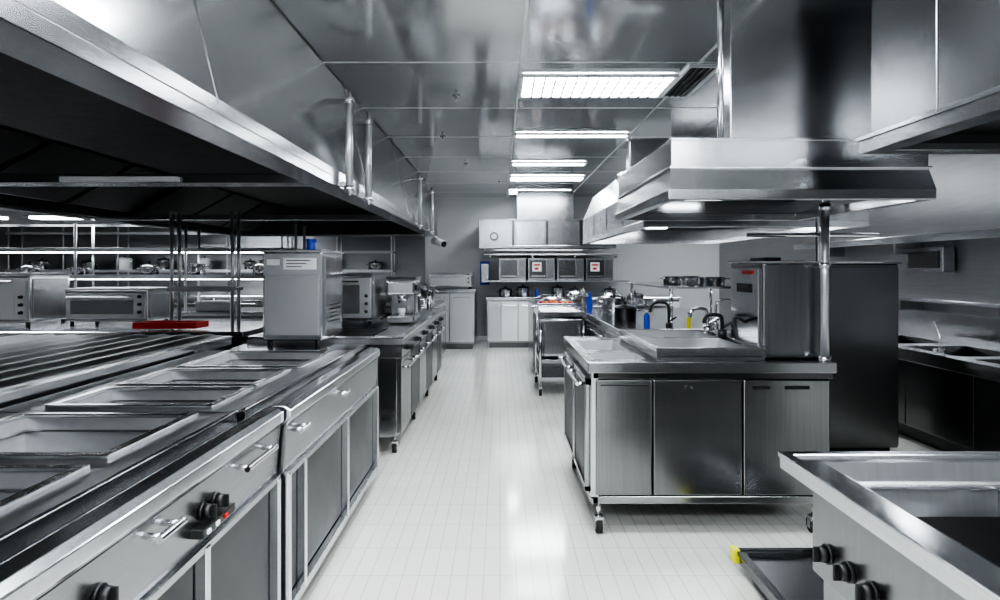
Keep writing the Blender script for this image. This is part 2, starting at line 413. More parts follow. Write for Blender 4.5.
for yy in (5.0, 6.1, 7.2, 8.2):
    for xx in (xf-.08, -1.75):
        k += 1; castor(e, xx, yy, .045, .15, k)
for i in range(6):
    box(e, 'grate_%d' % (i+1), (-1.73, -1.0), (5.10+i*.11, 5.12+i*.11), (.875, .895), BLACK)
for i in range(4):
    box(e, 'end_panel_rib_%d' % (i+1), (-1.75+i*.27, -1.74+i*.27), (4.905, 4.92), (.16, .72), BRIGHT, 0)

e = E('countertop_holding_cabinet', (-1.46, 4.9, .9))
X0, X1, Y0, Y1, Z0, Z1 = -1.68, -1.26, 4.6, 5.2, .905, 1.53
box(e, 'body', (X0, X1), (Y0, Y1), (Z0, Z1), BRIGHT, .008)
box(e, 'top_lid', (X0-.01, X1+.01), (Y0-.01, Y1+.01), (Z1, Z1+.02), BRIGHT)
box(e, 'front_door', (X0+.02, X1-.02), (Y0-.015, Y0), (Z0+.04, Z1-.16), POLEM)
box(e, 'label_strip', (X0+.03, X0+.12), (Y0-.006, Y0-.001), (Z1-.09, Z1-.05), PAPER, 0)
box(e, 'label_plate', (X0+.15, X1-.04), (Y0-.006, Y0-.001), (Z1-.12, Z1-.04), PAPER, 0)
for i in range(3): box(e, 'label_text_%d' % (i+1), (X0+.17, X1-.08-.03*i), (Y0-.008, Y0-.006), (Z1-.06-.022*i, Z1-.054-.022*i), BLACK, 0)
box(e, 'side_door', (X1, X1+.012), (Y0+.05, Y1-.05), (Z0+.04, Z1-.03), STEEL)
for i in range(5): box(e, 'side_vent_%d' % (i+1), (X1+.012, X1+.015), (Y0+.15, Y1-.15), (Z0+.12+i*.03, Z0+.13+i*.03), BLACK, 0)
barhandle(e, 3, (X1+.01, Y0+.12, 1.38), (X1+.01, Y1-.12, 1.38), (.035, 0, 0), .008)
for i, (a, b) in enumerate(((X0+.04, Y0+.04), (X1-.04, Y0+.04), (X0+.04, Y1-.04), (X1-.04, Y1-.04))):
    cyl(e, 'foot_%d' % (i+1), (a, b, .86 if i < 2 else .891), (a, b, Z0), .018, BLACK, 12)
e = E('equipment_stand', (-1.4, 4.6, 0))
box(e, 'shelf', (-1.88, -1.0), (4.27, 4.86), (.83, .86), STEEL)
for i, (a, b) in enumerate(((-1.85, 4.3), (-1.05, 4.3), (-1.85, 4.82), (-1.05, 4.82))): box(e, 'leg_%d' % (i+1), (a-.018, a+.018), (b-.018, b+.018), (0, .83), STEEL)
box(e, 'lower_shelf', (-1.86, -1.04), (4.3, 4.82), (.3, .32), STEEL)
e = E('blue_cap_jar', (-1.38, 4.75, 1.55))
lathe(e, 'jar', [(0, 0), (.035, 0), (.035, .05), (.03, .06), (0, .06)], (-1.38, 4.75, 1.55), BLUE, 18)
lathe(e, 'cap', [(.038, .055), (.038, .08), (0, .085)], (-1.38, 4.75, 1.55), BLUE, 18)

def counter_oven(name, x, y, z, win=None, bodym=None):
    (x0, x1), (y0, y1), (z0, z1) = x, y, z
    e = E(name, ((x0+x1)/2, (y0+y1)/2, z0))
    box(e, 'body', x, y, (z0+.03, z1), bodym or BRIGHT, .008)
    box(e, 'front_frame', (x0+.02, x1-.02), (y0-.015, y0), (z0+.06, z1-.03), POLEM)
    box(e, 'window', (x0+.06, x1-.12), (y0-.02, y0-.014), (z0+.1, z1-.09), win or STEELV)
    barhandle(e, 1, (x0+.06, y0-.014, z1-.06), (x1-.14, y0-.014, z1-.06), (0, -.04, 0), .007)
    for i in range(3): knob(e, i+1, (x1-.06, y0-.015, z0+.12+i*.07), (0, -1, 0), .014)
    box(e, 'side_panel', (x1, x1+.01), (y0+.04, y1-.04), (z0+.06, z1-.04), STEELV)
    box(e, 'top_plate', (x0-.01, x1+.015), (y0-.01, y1+.01), (z1, z1+.015), BRIGHT)
    for i, (a, b) in enumerate(((x0+.04, y0+.04), (x1-.04, y0+.04), (x0+.04, y1-.04), (x1-.04, y1-.04))):
        cyl(e, 'foot_%d' % (i+1), (a, b, z0), (a, b, z0+.03), .018, BLACK, 12)
    return e
counter_oven('countertop_oven', (-1.60, -1.14), (5.85, 6.5), (.91, 1.36))
counter_oven('countertop_oven', (-1.45, -1.0), (7.7, 8.2), (.91, 1.30))
e = E('coffee_machine', (-.98, 6.3, .91))
box(e, 'base', (-1.06, -.80), (6.05, 6.5), (.91, .97), STEEL, .01)
box(e, 'column', (-1.06, -.82), (6.3, 6.5), (.97, 1.24), STEELV, .01)
box(e, 'head', (-1.06, -.80), (6.05, 6.5), (1.17, 1.30), BRIGHT, .02)
cyl(e, 'group', (-.93, 6.15, 1.17), (-.93, 6.15, 1.11), .04, CHROME)
tube(e, 'portafilter', [(-.93, 6.15, 1.12), (-.93, 6.0, 1.11)], .012, BLACK)
cyl(e, 'cup', (-.93, 6.15, .975), (-.93, 6.15, 1.04), .03, WHITE, 16, .038)
cyl(e, 'gauge', (-.80, 6.2, 1.24), (-.79, 6.2, 1.24), .03, BLACK)
e = E('food_grinder', (-.95, 6.75, .91))
box(e, 'base', (-1.04, -.88), (6.65, 6.85), (.91, 1.1), STEEL, .015)
lathe(e, 'hopper', [(.03, .18), (.04, .22), (.09, .32), (.095, .36), (.085, .36), (.035, .24)], (-.96, 6.75, .91), CHROME)
pot('stock_pot', -1.0, 7.25, .91, .12, .2)
pot('saucepan', -1.4, 7.1, .91, .14, .13)
for i in range(3): bottle('squeeze_bottle', -.85-.02*i, 7.8+i*.14, .91, [STEEL, WHITE, STEEL][i], BLACK, .2, .03)

def cabinet_run(name, x, y, top, splits, face='y', body=STEEL, doorm=STEELV, z0=.1, hand=True):
    (x0, x1), (y0, y1) = x, y
    e = E(name, ((x0+x1)/2, (y0+y1)/2, 0))
    box(e, 'body', (x0+.02, x1-.02), (y0+.03, y1-.02), (z0, top-.04), body)
    box(e, 'plinth', (x0+.06, x1-.06), (y0+.08, y1-.04), (0, z0), DARKS)
    box(e, 'worktop', x, y, (top-.04, top), BRIGHT, .006)
    for i in range(len(splits)-1):
        a, b = splits[i]+.006, splits[i+1]-.006
        dm = doorm if not isinstance(doorm, (list, tuple)) else doorm[i % len(doorm)]
        if face == 'y':
            box(e, 'door_%d' % (i+1), (a, b), (y0+.008, y0+.03), (z0+.03, top-.08), dm)
            if hand: barhandle(e, i+1, (a+.08*(b-a)/.4, y0+.008, top-.14), (b-.08*(b-a)/.4, y0+.008, top-.14), (0, -.035, 0), .007)
        elif face == 'x-':
            box(e, 'door_%d' % (i+1), (x0, x0+.02), (a, b), (z0+.03, top-.08), dm)
            if hand: barhandle(e, i+1, (x0, a+.08, top-.14), (x0, b-.08, top-.14), (-.035, 0, 0), .007)
        else:
            box(e, 'door_%d' % (i+1), (x1-.02, x1), (a, b), (z0+.03, top-.08), dm)
            if hand: barhandle(e, i+1, (x1, a+.08, top-.14), (x1, b-.08, top-.14), (.035, 0, 0), .007)
    return e
cabinet_run('pass_counter', (-1.35, -.42), (11.3, 12.5), 1.05, [-1.33, -.88, -.44], doorm=POLEM)
counter_oven('warming_oven', (-1.25, -.5), (11.5, 12.1), (1.05, 1.32), POLEM)
cabinet_run('prep_counter', (-1.95, -.85), (8.6, 10.3), .9, [8.62, 9.2, 9.75, 10.28], 'x+', doorm=[MIDS, STEELV])
pot('stock_pot', -1.15, 9.0, .9, .16, .26); pot('stock_pot', -1.1, 9.6, .9, .15, .22)

# ------------------------------------------------------------------ LEFT DISTANT ZONE
def gantry(name, x, y, zs, n, top=1.9, mat=STEEL, base=.9, lamp=False, pr=.016):
    (x0, x1), (y0, y1) = x, y
    e = E(name, ((x0+x1)/2, (y0+y1)/2, base))
    k = 0
    for i in range(n):
        xx = x0+.03+(x1-x0-.06)*i/(n-1)
        for yy in (y0+.03, y1-.03):
            k += 1; cyl(e, 'post_%d' % k, (xx, yy, base), (xx, yy, top), pr, POLEM, 12)
    for i, z in enumerate(zs):
        box(e, 'shelf_%d' % (i+1), x, y, (z, z+.03), mat)
        box(e, 'shelf_lip_%d' % (i+1), x, (y0-.01, y0), (z-.01, z+.04), POLEM)
        if lamp: box(e, 'under_lamp_%d' % (i+1), (x0+.1, x1-.1), (y0+.1, y0+.12), (z-.02, z-.002), LAMPS)  # glowing strip added to brighten the distant left counters
    return e
cabinet_run('island_counter', (-5.6, -2.1), (5.3, 6.4), .9, [-5.58, -4.7, -3.8, -2.95, -2.12], doorm=MIDS)
gantry('gantry_shelf', (-2.95, -2.35), (5.75, 5.95), [1.22], 2, 1.92)
e = E('red_tray', (-2.75, 5.45, .9))
top_basins(e, 'tray', (-3.02, -2.5), (5.34, 5.58), .97, .05, [(-3.0, -2.52, 5.36, 5.56, .04)], RED)
cabinet_run('island_counter', (-7.8, -2.1), (7.4, 8.3), .92, [-7.78, -6.9, -6.0, -5.1, -4.2, -3.2, -2.12], doorm=POLEM)
gantry('gantry_shelf', (-7.7, -2.4), (7.7, 8.1), [1.30, 1.62], 5, 1.95, STEEL, .92, True)
cabinet_run('wall_counter', (-9.3, -1.9), (11.7, 12.55), .92, [-9.2, -8.2, -7.2, -6.2, -5.2, -4.2, -3.2, -2.0], doorm=MIDS)
gantry('wall_shelf_rack', (-9.2, -2.0), (12.1, 12.5), [1.35, 1.7, 2.05], 8, 2.3, STEEL, .92, False)
g1 = E('shelf_of_stock_pots', (-5.5, 12.28, 1.38)); g2 = E('shelf_of_saucepans', (-5, 7.85, 1.33))
for i in range(9):
    pot('', -8.6+i*.78+random.uniform(-.1, .1), 12.28, 1.381, random.uniform(.1, .14), random.uniform(.12, .22), random.choice([STEEL, WHITE, MIDS]), parent=g1, k=i)
    if i < 7: pot('', -7.2+i*.72+random.uniform(-.1, .1), 7.88, 1.331, random.uniform(.09, .12), random.uniform(.08, .14), random.choice([STEEL, CHROME]), i % 2 == 0, parent=g2, k=i)
g3 = E('row_of_gastronorm_pans', (-5.3, 7.56, .92))
for i in range(6):
    xx = -7.3+i*.8
    box(g3, 'pan_%d' % i, (xx-.2, xx+.2), (7.45, 7.68), (.921, 1.02), STEEL, .01); box(g3, 'lid_%d' % i, (xx-.21, xx+.21), (7.44, 7.69), (1.02, 1.035), BRIGHT)
    tube(g3, 'lid_handle_%d' % i, [(xx-.04, 7.56, 1.035), (xx-.04, 7.56, 1.06), (xx+.04, 7.56, 1.06), (xx+.04, 7.56, 1.035)], .005, CHROME)
counter_oven('countertop_oven', (-5.3, -4.2), (5.8, 6.35), (.901, 1.36), POLEM)
counter_oven('countertop_oven', (-3.95, -3.2), (5.9, 6.35), (.901, 1.22), STEEL)
e = E('canopy_hood', (-6.3, 8, 2.0))
hood_ring(e, (-8.9, -4.5), (7.0, 9.2), 2.0, 2.3, .1, STEEL, STEEL, .05)
box(e, 'fascia_near', (-8.9, -4.5), (7.0, 7.03), (2.05, 2.4), STEEL)
box(e, 'fascia_side', (-4.53, -4.5), (7.03, 9.2), (2.05, 2.4), STEEL)
box(e, 'roof', (-8.9, -4.5), (7.03, 9.2), (2.4, 2.42), STEEL)
for i in range(3): box(e, 'lamp_%d' % (i+1), (-8.6+i*1.4, -7.6+i*1.4), (8.0, 8.2), (2.03, 2.06), LAMPS)
for i, (a, b) in enumerate(((-8.7, 7.2), (-4.7, 7.2), (-8.7, 9.0), (-4.7, 9.0))): cyl(e, 'hanger_%d' % (i+1), (a, b, 2.42), (a, b, 2.8), .012, CHROME, 10)

# ------------------------------------------------------------------ BACK WALL ZONE
cabinet_run('back_counter', (-.25, 3.2), (11.5, 12.5), .90, [-.22, .02, .32, .75, 1.3, 1.9, 2.5, 3.18], doorm=[POLEM, WHITE, WHITE, STEELV])
e = E('wall_extraction_hood', (.8, 11.7, 1.75))
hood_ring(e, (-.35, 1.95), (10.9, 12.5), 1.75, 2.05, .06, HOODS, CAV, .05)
box(e, 'front_fascia', (-.35, 1.95), (10.9, 10.94), (1.80, 2.22), HOODS)
box(e, 'side_fascia', (-.35, -.31), (10.94, 12.5), (1.80, 2.22), HOODS)
box(e, 'side_fascia_far', (1.91, 1.95), (10.94, 12.5), (1.80, 2.22), HOODS)
box(e, 'roof', (-.35, 1.95), (10.9, 12.5), (2.22, 2.24), HOODS)
for i in range(3): box(e, 'divider_%d' % (i+1), (.22+.57*i-.02, .22+.57*i+.02), (10.885, 10.9), (1.80, 2.22), DARKS)
cyl(e, 'round_gauge', (-.1, 10.9, 1.95), (-.1, 10.88, 1.95), .07, BLACK); cyl(e, 'gauge_face', (-.1, 10.88, 1.95), (-.1, 10.876, 1.95), .05, WHITE)
for i, xx in enumerate((.25, .82, 1.39)): box(e, 'panel_%d' % (i+1), (xx+.03, xx+.49), (10.888, 10.898), (1.83, 2.19), BRIGHT if i != 1 else STEEL)
box(e, 'lamp', (-.1, 1.7), (11.2, 11.26), (1.76, 1.79), LAMPS)
box(e, 'duct', (.3, 1.3), (11.5, 12.4), (2.24, 2.79), HOODS)
e = E('wall_grill_row', (1.0, 12.0, 1.2))
box(e, 'shelf', (-.3, 2.3), (11.6, 12.5), (1.17, 1.2), BRIGHT)
for i in range(4):
    a = -.02+i*.52
    box(e, 'grill_body_%d' % (i+1), (a, a+.49), (11.65, 12.4), (1.2, 1.6), STEEL, .01)
    box(e, 'grill_mouth_%d' % (i+1), (a+.03, a+.33), (11.64, 11.65), (1.24, 1.56), DARKS)
    box(e, 'grill_panel_%d' % (i+1), (a+.35, a+.47), (11.635, 11.65), (1.24, 1.56), MIDS)
    box(e, 'grill_handle_%d' % (i+1), (a+.05, a+.31), (11.60, 11.62), (1.27, 1.285), CHROME)
    for j in range(2): box(e, 'grill_handle_post_%d_%d' % (i+1, j), (a+.07+.2*j, a+.085+.2*j), (11.61, 11.64), (1.27, 1.285), CHROME)
    if i in (1, 3): box(e, 'grill_display_%d' % (i+1), (a+.08, a+.24), (11.63, 11.64), (1.36, 1.52), PAPER, 0); box(e, 'grill_led_%d' % (i+1), (a+.10, a+.22), (11.624, 11.63), (1.46, 1.49), RED, 0); box(e, 'grill_led_low_%d' % (i+1), (a+.12, a+.19), (11.624, 11.63), (1.39, 1.43), RED, 0)
e = E('wall_rail_shelf', (.9, 12.3, 1.65))
box(e, 'rail', (-.3, 2.3), (12.2, 12.5), (1.66, 1.69), BRIGHT)
for i in range(4): box(e, 'bracket_%d' % (i+1), (-.2+.8*i, -.17+.8*i), (12.25, 12.5), (1.61, 1.66), STEEL)
e = E('electric_panel', (-.25, 12.5, 1.3))
box(e, 'box', (-.38, -.2), (12.45, 12.598), (1.1, 1.55), BLUE); box(e, 'cover', (-.36, -.22), (12.44, 12.45), (1.14, 1.5), STEEL)
for i in range(7):
    if i % 3 == 2: bottle('sauce_bottle', .1+i*.28, 11.75, .9, BLUE if i == 2 else WHITE, RED, .18)
    else: pot('saucepan', .1+i*.32, 11.95, .9, .12, .12+.03*(i % 2))

e = cabinet_run('stove_island', (.42, 2.3), (8.6, 10.2), .92, [.45, .9, 1.35, 1.8, 2.28])
for i in range(4):
    for j in range(2):
        pot('saucepan', .72+i*.42, 8.95+j*.6, .921, .13, .07+.03*((i+j) % 3), random.choice([STEEL, MIDS, CHROME]), (i+j) % 2 == 0)
e = E('food_tray', (.75, 8.75, .92))
box(e, 'tray', (.5, 1.0), (8.62, 8.8), (.921, .95), STEEL)
for i in range(7): lathe(e, 'food_%d' % (i+1), [(.001, 0), (.03, .0), (.025, .02), (.001, .03)], (.55+.065*i, 8.7, .95), ORANGE if i % 2 else RED, 12)

e = E('steel_trolley', (.7, 7.6, 0))
top_basins(e, 'top_tray', (.42, .96), (7.2, 8.1), .93, .05, [(.47, .91, 7.25, 8.05, .04)], BRIGHT)
box(e, 'drum_body', (.46, .92), (7.26, 8.04), (.42, .88), STEELV, .04)
box(e, 'middle_shelf', (.44, .94), (7.24, 8.06), (.36, .40), BRIGHT)
box(e, 'lower_shelf', (.44, .94), (7.24, 8.06), (.16, .20), BRIGHT)
for i, (a, b) in enumerate(((.45, 7.23), (.93, 7.23), (.45, 8.07), (.93, 8.07))):
    cyl(e, 'post_%d' % (i+1), (a, b, .1), (a, b, .93), .015, CHROME, 12); castor(e, a, b, .045, .12, i+1)
tube(e, 'push_handle', [(.45, 7.2, .85), (.45, 7.1, .85), (.93, 7.1, .85), (.93, 7.2, .85)], .012, CHROME)

cabinet_run('prep_island', (1.0, 2.5), (5.5, 8.4), .9, [5.52, 6.2, 6.9, 7.6, 8.38], 'x-', doorm=[STEELV, DARKS])
e = E('undershelf_gantry', (1.8, 6.0, .9))
for i, (a, b) in enumerate(((1.5, 5.7), (2.4, 5.7), (1.5, 7.4), (2.4, 7.4))): cyl(e, 'post_%d' % (i+1), (a, b, .9), (a, b, 1.24), .016, CHROME, 12)
box(e, 'shelf', (1.45, 2.45), (5.65, 7.45), (1.24, 1.26), BRIGHT)
for i in range(4): pot('saucepan', 1.75+.3*(i % 2), 5.8+i*.4, 1.261, .09, .07, random.choice([STEEL, MIDS, CHROME]), False)
pot('stock_pot', 1.25, 6.5, .9, .11, .12, BLACK); pot('stock_pot', 1.3, 7.4, .9, .14, .18)
bottle('blue_bottle', 1.32, 5.85, .9, BLUE, WHITE, .14, .028); bottle('yellow_bottle', 1.62, 5.58, .9, YEL, BLACK, .14, .018)
faucet('faucet', 1.45, 5.58, .9, .22, (-.16, 0), BLACK)
faucet('faucet', 1.85, 5.58, .9, .24, (.16, 0))
bottle('blue_bottle', 1.1, 8.0, .9, BLUE, BLUE, .22, .035)

# ------------------------------------------------------------------ RIGHT MAIN ISLAND
e = E('steel_work_island', (1.1, 4.05, 0))
IX0, IX1, IY0, IY1 = .47, 1.76, 3.42, 4.72
top_basins(e, 'worktop', (IX0, IX1), (IY0, IY1), .92, .05,
           [(.52, .80, 3.56, 3.84, .12), (.52, .78, 3.96, 4.5, .12)], BRIGHT, WELL, .02, WELLF_SHADED)
rim(e, 'worktop_edge', (IX0-.008, IX1+.008), (IY0-.012, IY1+.01), .868, .03, .056, STEEL)
box(e, 'body', (IX0+.05, IX1-.03), (IY0+.05, IY1-.03), (.22, .79), DARKS)
box(e, 'under_rail', (IX0+.02, IX1-.0), (IY0+.01, IY0+.05), (.835, .87), DARKS)
box(e, 'bottom_rail', (IX0+.02, IX1-.0), (IY0+.01, IY0+.05), (.175, .215), STEEL)
box(e, 'bottom_rail_side', (IX0+.01, IX0+.05), (IY0+.01, IY1-.02), (.175, .215), STEEL)
box(e, 'base_plate', (IX0+.03, IX1-.02), (IY0+.03, IY1-.03), (.19, .22), DARKS)
ds = [.50, .805, 1.28, 1.745]
for i in range(3):
    box(e, 'door_%d' % (i+1), (ds[i]+.004, ds[i+1]-.004), (IY0+.005, IY0+.045), (.222, .83), DOOR, .006)
cyl(e, 'door_lock_1', (.985, IY0+.006, .79), (.985, IY0-.006, .79), .012, BLACK, 14)
cyl(e, 'door_lock_2', (1.01, IY0+.006, .79), (1.01, IY0-.004, .79), .008, CHROME, 14)
for i, a in enumerate((1.33, 1.50)): box(e, 'slot_%d' % (i+1), (a, a+.09+.04*i), (IY0+.0, IY0+.01), (.78, .80), BLACK)
box(e, 'plate_line', (.53, .78), (IY0+.0, IY0+.006), (.80, .806), BLACK, 0)
box(e, 'corner_post_1', (IX0+.01, IX0+.05), (IY0+.01, IY0+.05), (.2, .87), BRIGHT)
box(e, 'corner_post_2', (IX0+.01, IX0+.05), (IY1-.06, IY1-.02), (.2, .87), BRIGHT)
box(e, 'side_upper_rail', (IX0+.01, IX0+.05), (IY0+.05, IY1-.06), (.83, .87), STEEL)
box(e, 'side_door_1', (IX0-.0, IX0+.05), (IY0+.08, 4.04), (.24, .80), DOORD)
box(e, 'side_door_2', (IX0-.0, IX0+.05), (4.08, IY1-.08), (.24, .80), DOORD)
for i, (a, b) in enumerate(((IY0+.07, 4.05), (4.07, IY1-.07))):
    for j, (zz0, zz1) in enumerate(((.22, .25), (.79, .83))): box(e, 'side_frame_h_%d%d' % (i, j), (IX0-.012, IX0+.03), (a, b), (zz0, zz1), STEEL)
    for j, yy in enumerate((a, b-.03)): box(e, 'side_frame_v_%d%d' % (i, j), (IX0-.012, IX0+.03), (yy, yy+.03), (.22, .83), STEEL)
    barhandle(e, 10+i, (IX0-.01, a+.06, .79), (IX0-.01, b-.06, .79), (-.04, 0, 0), .010)
k = 0
for yy in (IY0+.07, IY1-.1):
    for xx in (IX0+.06, IX1-.08):
        k += 1; castor(e, xx, yy, .045, .19, k)
for (xx) in (.9, 1.35):
    k += 1; castor(e, xx, IY1-.1, .045, .19, k)
e = E('raised_sink_unit', (1.1, 3.9, .92))
top_basins(e, 'sink_top', (.84, 1.42), (3.48, 4.55), .985, .063, [(.88, 1.36, 3.54, 4.03, .058), (.88, 1.36, 4.10, 4.50, .058)], STEEL, WELL, .02, WELLF_SHADED)
rim(e, 'sink_rim', (.835, 1.425), (3.475, 4.555), .975, .02, .018, BRIGHT)
box(e, 'front_crease', (.86, 1.40), (3.472, 3.48), (.945, .95), DARKS, 0)
faucet('faucet', 1.39, 4.065, .986, .14, (-.12, -.02), BLACK)
faucet('faucet', 1.39, 4.35, .986, .16, (-.12, 0))
e = E('dishwasher_control_box', (1.6, 3.8, .93))
box(e, 'body', (1.44, 1.80), (3.56, 4.06), (.925, 1.45), DOOR, .01)
box(e, 'front_panel', (1.45, 1.79), (3.548, 3.56), (.935, 1.44), DOOR)
box(e, 'side_panel', (1.428, 1.44), (3.6, 4.02), (.96, 1.42), BRIGHT)
box(e, 'red_label', (1.42, 1.428), (3.68, 3.82), (1.385, 1.405), RED, 0)
box(e, 'display', (1.42, 1.428), (3.70, 3.9), (1.28, 1.33), BLACKG, 0)
box(e, 'top_plate', (1.43, 1.81), (3.55, 4.07), (1.45, 1.46), BRIGHT)
box(e, 'fitting_base', (1.5, 1.60), (3.7, 3.9), (1.46, 1.48), BLACK)
tube(e, 'hose', [(1.44, 3.8, 1.1), (1.36, 3.75, 1.15), (1.33, 3.7, 1.1), (1.34, 3.66, 1.02)], .010, BLACK, True)
e = E('support_pole', (1.735, 3.5, .92))
cyl(e, 'pole', (1.735, 3.47, .92), (1.735, 3.47, 1.77), .022, POLEM)
for zz in (.92, 1.42, 1.73): cyl(e, 'collar_%d' % (zz*100), (1.735, 3.47, zz), (1.735, 3.47, zz+.03), .030, CHROME)

e = E('tall_steel_cabinet', (2.7, 5.3, 0))
box(e, 'body', (2.15, 3.05), (4.98, 5.45), (.04, 1.45), TALLM, .008)
box(e, 'door_1', (2.16, 2.50), (4.955, 4.98), (.06, 1.43), TALLM, .006)
box(e, 'door_2', (2.505, 3.04), (4.955, 4.98), (.06, 1.43), TALLM, .006)
box(e, 'top_plate', (2.14, 3.06), (4.95, 5.46), (1.45, 1.465), STEEL)
box(e, 'plinth', (2.2, 3.0), (5.0, 5.4), (0, .04), BLACK)

# ------------------------------------------------------------------ RIGHT ISLAND HOOD
e = E('island_extraction_hood', (1.42, 3.9, 1.75))
HX0, HX1, HY0, HY1 = .82, 2.05, 3.1, 4.5
rim(e, 'bottom_lip', (HX0-.02, HX1+.02), (HY0-.02, HY1), 1.745, .05, .05, BRIGHT)
def ringwall(p, name, r0, z0, r1, z1, mat):
    (a0, a1, b0, b1) = r0; (c0, c1, d0, d1) = r1
    v = [(a0, b0, z0), (a1, b0, z0), (a1, b1, z0), (a0, b1, z0), (c0, d0, z1), (c1, d0, z1), (c1, d1, z1), (c0, d1, z1)]
    f = [(0, 1, 5, 4), (1, 2, 6, 5), (2, 3, 7, 6), (3, 0, 4, 7)]
    o = mesh_obj(p, name, v, f, mat); s = o.modifiers.new('s', 'SOLIDIFY'); s.thickness = .006
    return o
ringwall(e, 'flared_skirt', (HX0-.02, HX1+.02, HY0-.02, HY1), 1.79, (HX0+.0, HX1-.0, HY0+.01, HY1), 1.90, HOODS)
ringwall(e, 'upper_box', (HX0, HX1, HY0+.01, HY1), 1.90, (HX0, HX1, HY0+.01, HY1), 2.03, HOODS)
box(e, 'roof', (HX0, HX1), (HY0+.01, HY1), (2.03, 2.045), HOODS)
rim(e, 'ledge', (HX0-.012, HX1+.012), (HY0-.004, HY1+.004), 1.895, .02, .012, BRIGHT)
box(e, 'inner_baffle', (HX0+.01, HX1-.01), (HY0+.02, HY1-.01), (1.88, 1.9), CAV)
box(e, 'hood_lamp', (1.2, 1.45), (4.2, 4.24), (1.86, 1.88), LAMPS)
box(e, 'duct', (1.12, 1.98), (HY0+.06, 3.30), (2.045, 2.795), HOODS, .004)
cyl(e, 'conduit', (1.085, HY0+.1, 2.045), (1.085, HY0+.1, 2.795), .016, BRIGHT, 14)
cyl(e, 'hanger', (2.0, 4.4, 2.045), (2.0, 4.4, 2.795), .012, CHROME, 10)
e = E('island_extraction_hood', (1.7, 6.3, 1.75))
A0, A1, B0, B1 = 1.05, 2.7, 4.75, 8.2
rim(e, 'bottom_lip', (A0, A1), (B0, B1), 1.72, .06, .05, BRIGHT)
ringwall(e, 'lower_skirt', (A0, A1, B0, B1), 1.77, (A0, A1, B0, B1), 2.02, HOODS)
ringwall(e, 'sloped_skirt', (A0, A1, B0, B1), 2.02, (A0+.12, A1, B0+.05, B1), 2.30, HOODS)
box(e, 'roof', (A0+.12, A1), (B0+.05, B1), (2.30, 2.31), HOODS)
box(e, 'inner_baffle', (A0+.01, A1-.01), (B0+.01, B1-.01), (1.9, 1.92), CAV)
box(e, 'duct', (2.0, 2.6), (B0+.8, B1-.6), (2.31, 2.795), HOODS)
for i in range(3): box(e, 'lamp_%d' % (i+1), (1.4, 1.9), (5.2+i*1.1, 5.26+i*1.1), (1.87, 1.9), LAMPS)
for i in range(3): box(e, 'side_seam_%d' % (i+1), (A0-.005, A0+.001), (B0+.8+i*.85, B0+.81+i*.85), (1.77, 2.02), DARKS, 0)
e = E('hood_fan_box', (1.1, 4.85, 2.1))
box(e, 'box', (.92, 1.15), (4.62, 4.74), (2.05, 2.32), STEEL, .006)
cyl(e, 'spout', (.92, 4.68, 2.1), (.84, 4.68, 2.06), .03, CHROME, 14)
box(e, 'mount', (.9, 1.2), (4.60, 4.9), (2.32, 2.34), BRIGHT)
e = E('pipe_manifold', (1.9, 3.9, 1.6))
tube(e, 'pipe_1', [(1.95, 3.9, 1.9), (1.95, 3.9, 1.45)], .016, CHROME)
tube(e, 'pipe_2', [(2.1, 4.3, 1.9), (2.1, 4.3, 1.3), (2.0, 4.3, 1.3)], .014, CHROME)
tube(e, 'cross_pipe', [(1.5, 3.95, 1.62), (2.3, 3.95, 1.62)], .012, CHROME)

# ------------------------------------------------------------------ NEAR RIGHT HOOD
e = E('corner_extraction_hood', (2.4, 1.9, 1.92))
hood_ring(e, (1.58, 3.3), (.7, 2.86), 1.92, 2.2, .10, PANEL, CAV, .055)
box(e, 'upper_cabinet', (1.62, 3.28), (.72, 2.82), (1.985, 2.795), DARKS, .004)
box(e, 'lip_trim', (1.57, 1.60), (.7, 2.87), (1.975, 1.995), BRIGHT)
sp = [.74, 1.4, 2.385, 2.815]
for i in range(3): box(e, 'panel_%d' % (i+1), (1.605, 1.62), (sp[i]+.004, sp[i+1]-.004), (2.0, 2.79), PANEL, .003)
box(e, 'far_panel', (1.63, 3.27), (2.82, 2.835), (2.0, 2.79), HOODS, .003)

# ------------------------------------------------------------------ RIGHT WALL COUNTER
e = E('wall_cooking_counter', (3.75, 5, 0))
top_basins(e, 'worktop', (3.3, 4.24), (2.2, 8.5), .76, .045, [(3.42, 3.95, 4.0, 4.7, .1), (3.42, 3.95, 4.85, 5.5, .1), (3.42, 3.95, 5.7, 6.4, .1)], BRIGHT, DARKS)
box(e, 'body', (3.36, 4.22), (2.24, 8.46), (.12, .66), DARKS)
box(e, 'plinth', (3.42, 4.2), (2.3, 8.4), (0, .12), BLACK)
for i in range(8):
    a = 2.25+i*.775
    box(e, 'door_%d' % (i+1), (3.335, 3.36), (a+.005, a+.77), (.14, .66), DARKS)
box(e, 'front_band', (3.33, 3.37), (2.22, 8.48), (.66, .715), STEEL)
box(e, 'upstand', (4.18, 4.24), (2.2, 8.5), (.76, 1.0), BRIGHT)
e = E('wall_shelf', (4.05, 5.5, 1.68))
box(e, 'plate', (3.9, 4.24), (3.2, 8.6), (1.68, 1.71), BRIGHT)
box(e, 'lip', (3.885, 3.9), (3.2, 8.6), (1.66, 1.73), BRIGHT)
for i in range(4): box(e, 'bracket_%d' % (i+1), (3.95, 4.24), (3.5+i*1.5, 3.53+i*1.5), (1.56, 1.68), STEEL)
e = E('wall_shelf', (4.1, 5.5, 1.15))
box(e, 'plate', (3.98, 4.24), (3.2, 8.6), (1.10, 1.13), BRIGHT)
for i in range(4): box(e, 'bracket_%d' % (i+1), (4.0, 4.24), (3.5+i*1.5, 3.53+i*1.5), (1.0, 1.10), STEEL)
e = E('wall_control_box', (4.2, 6.3, 1.5))
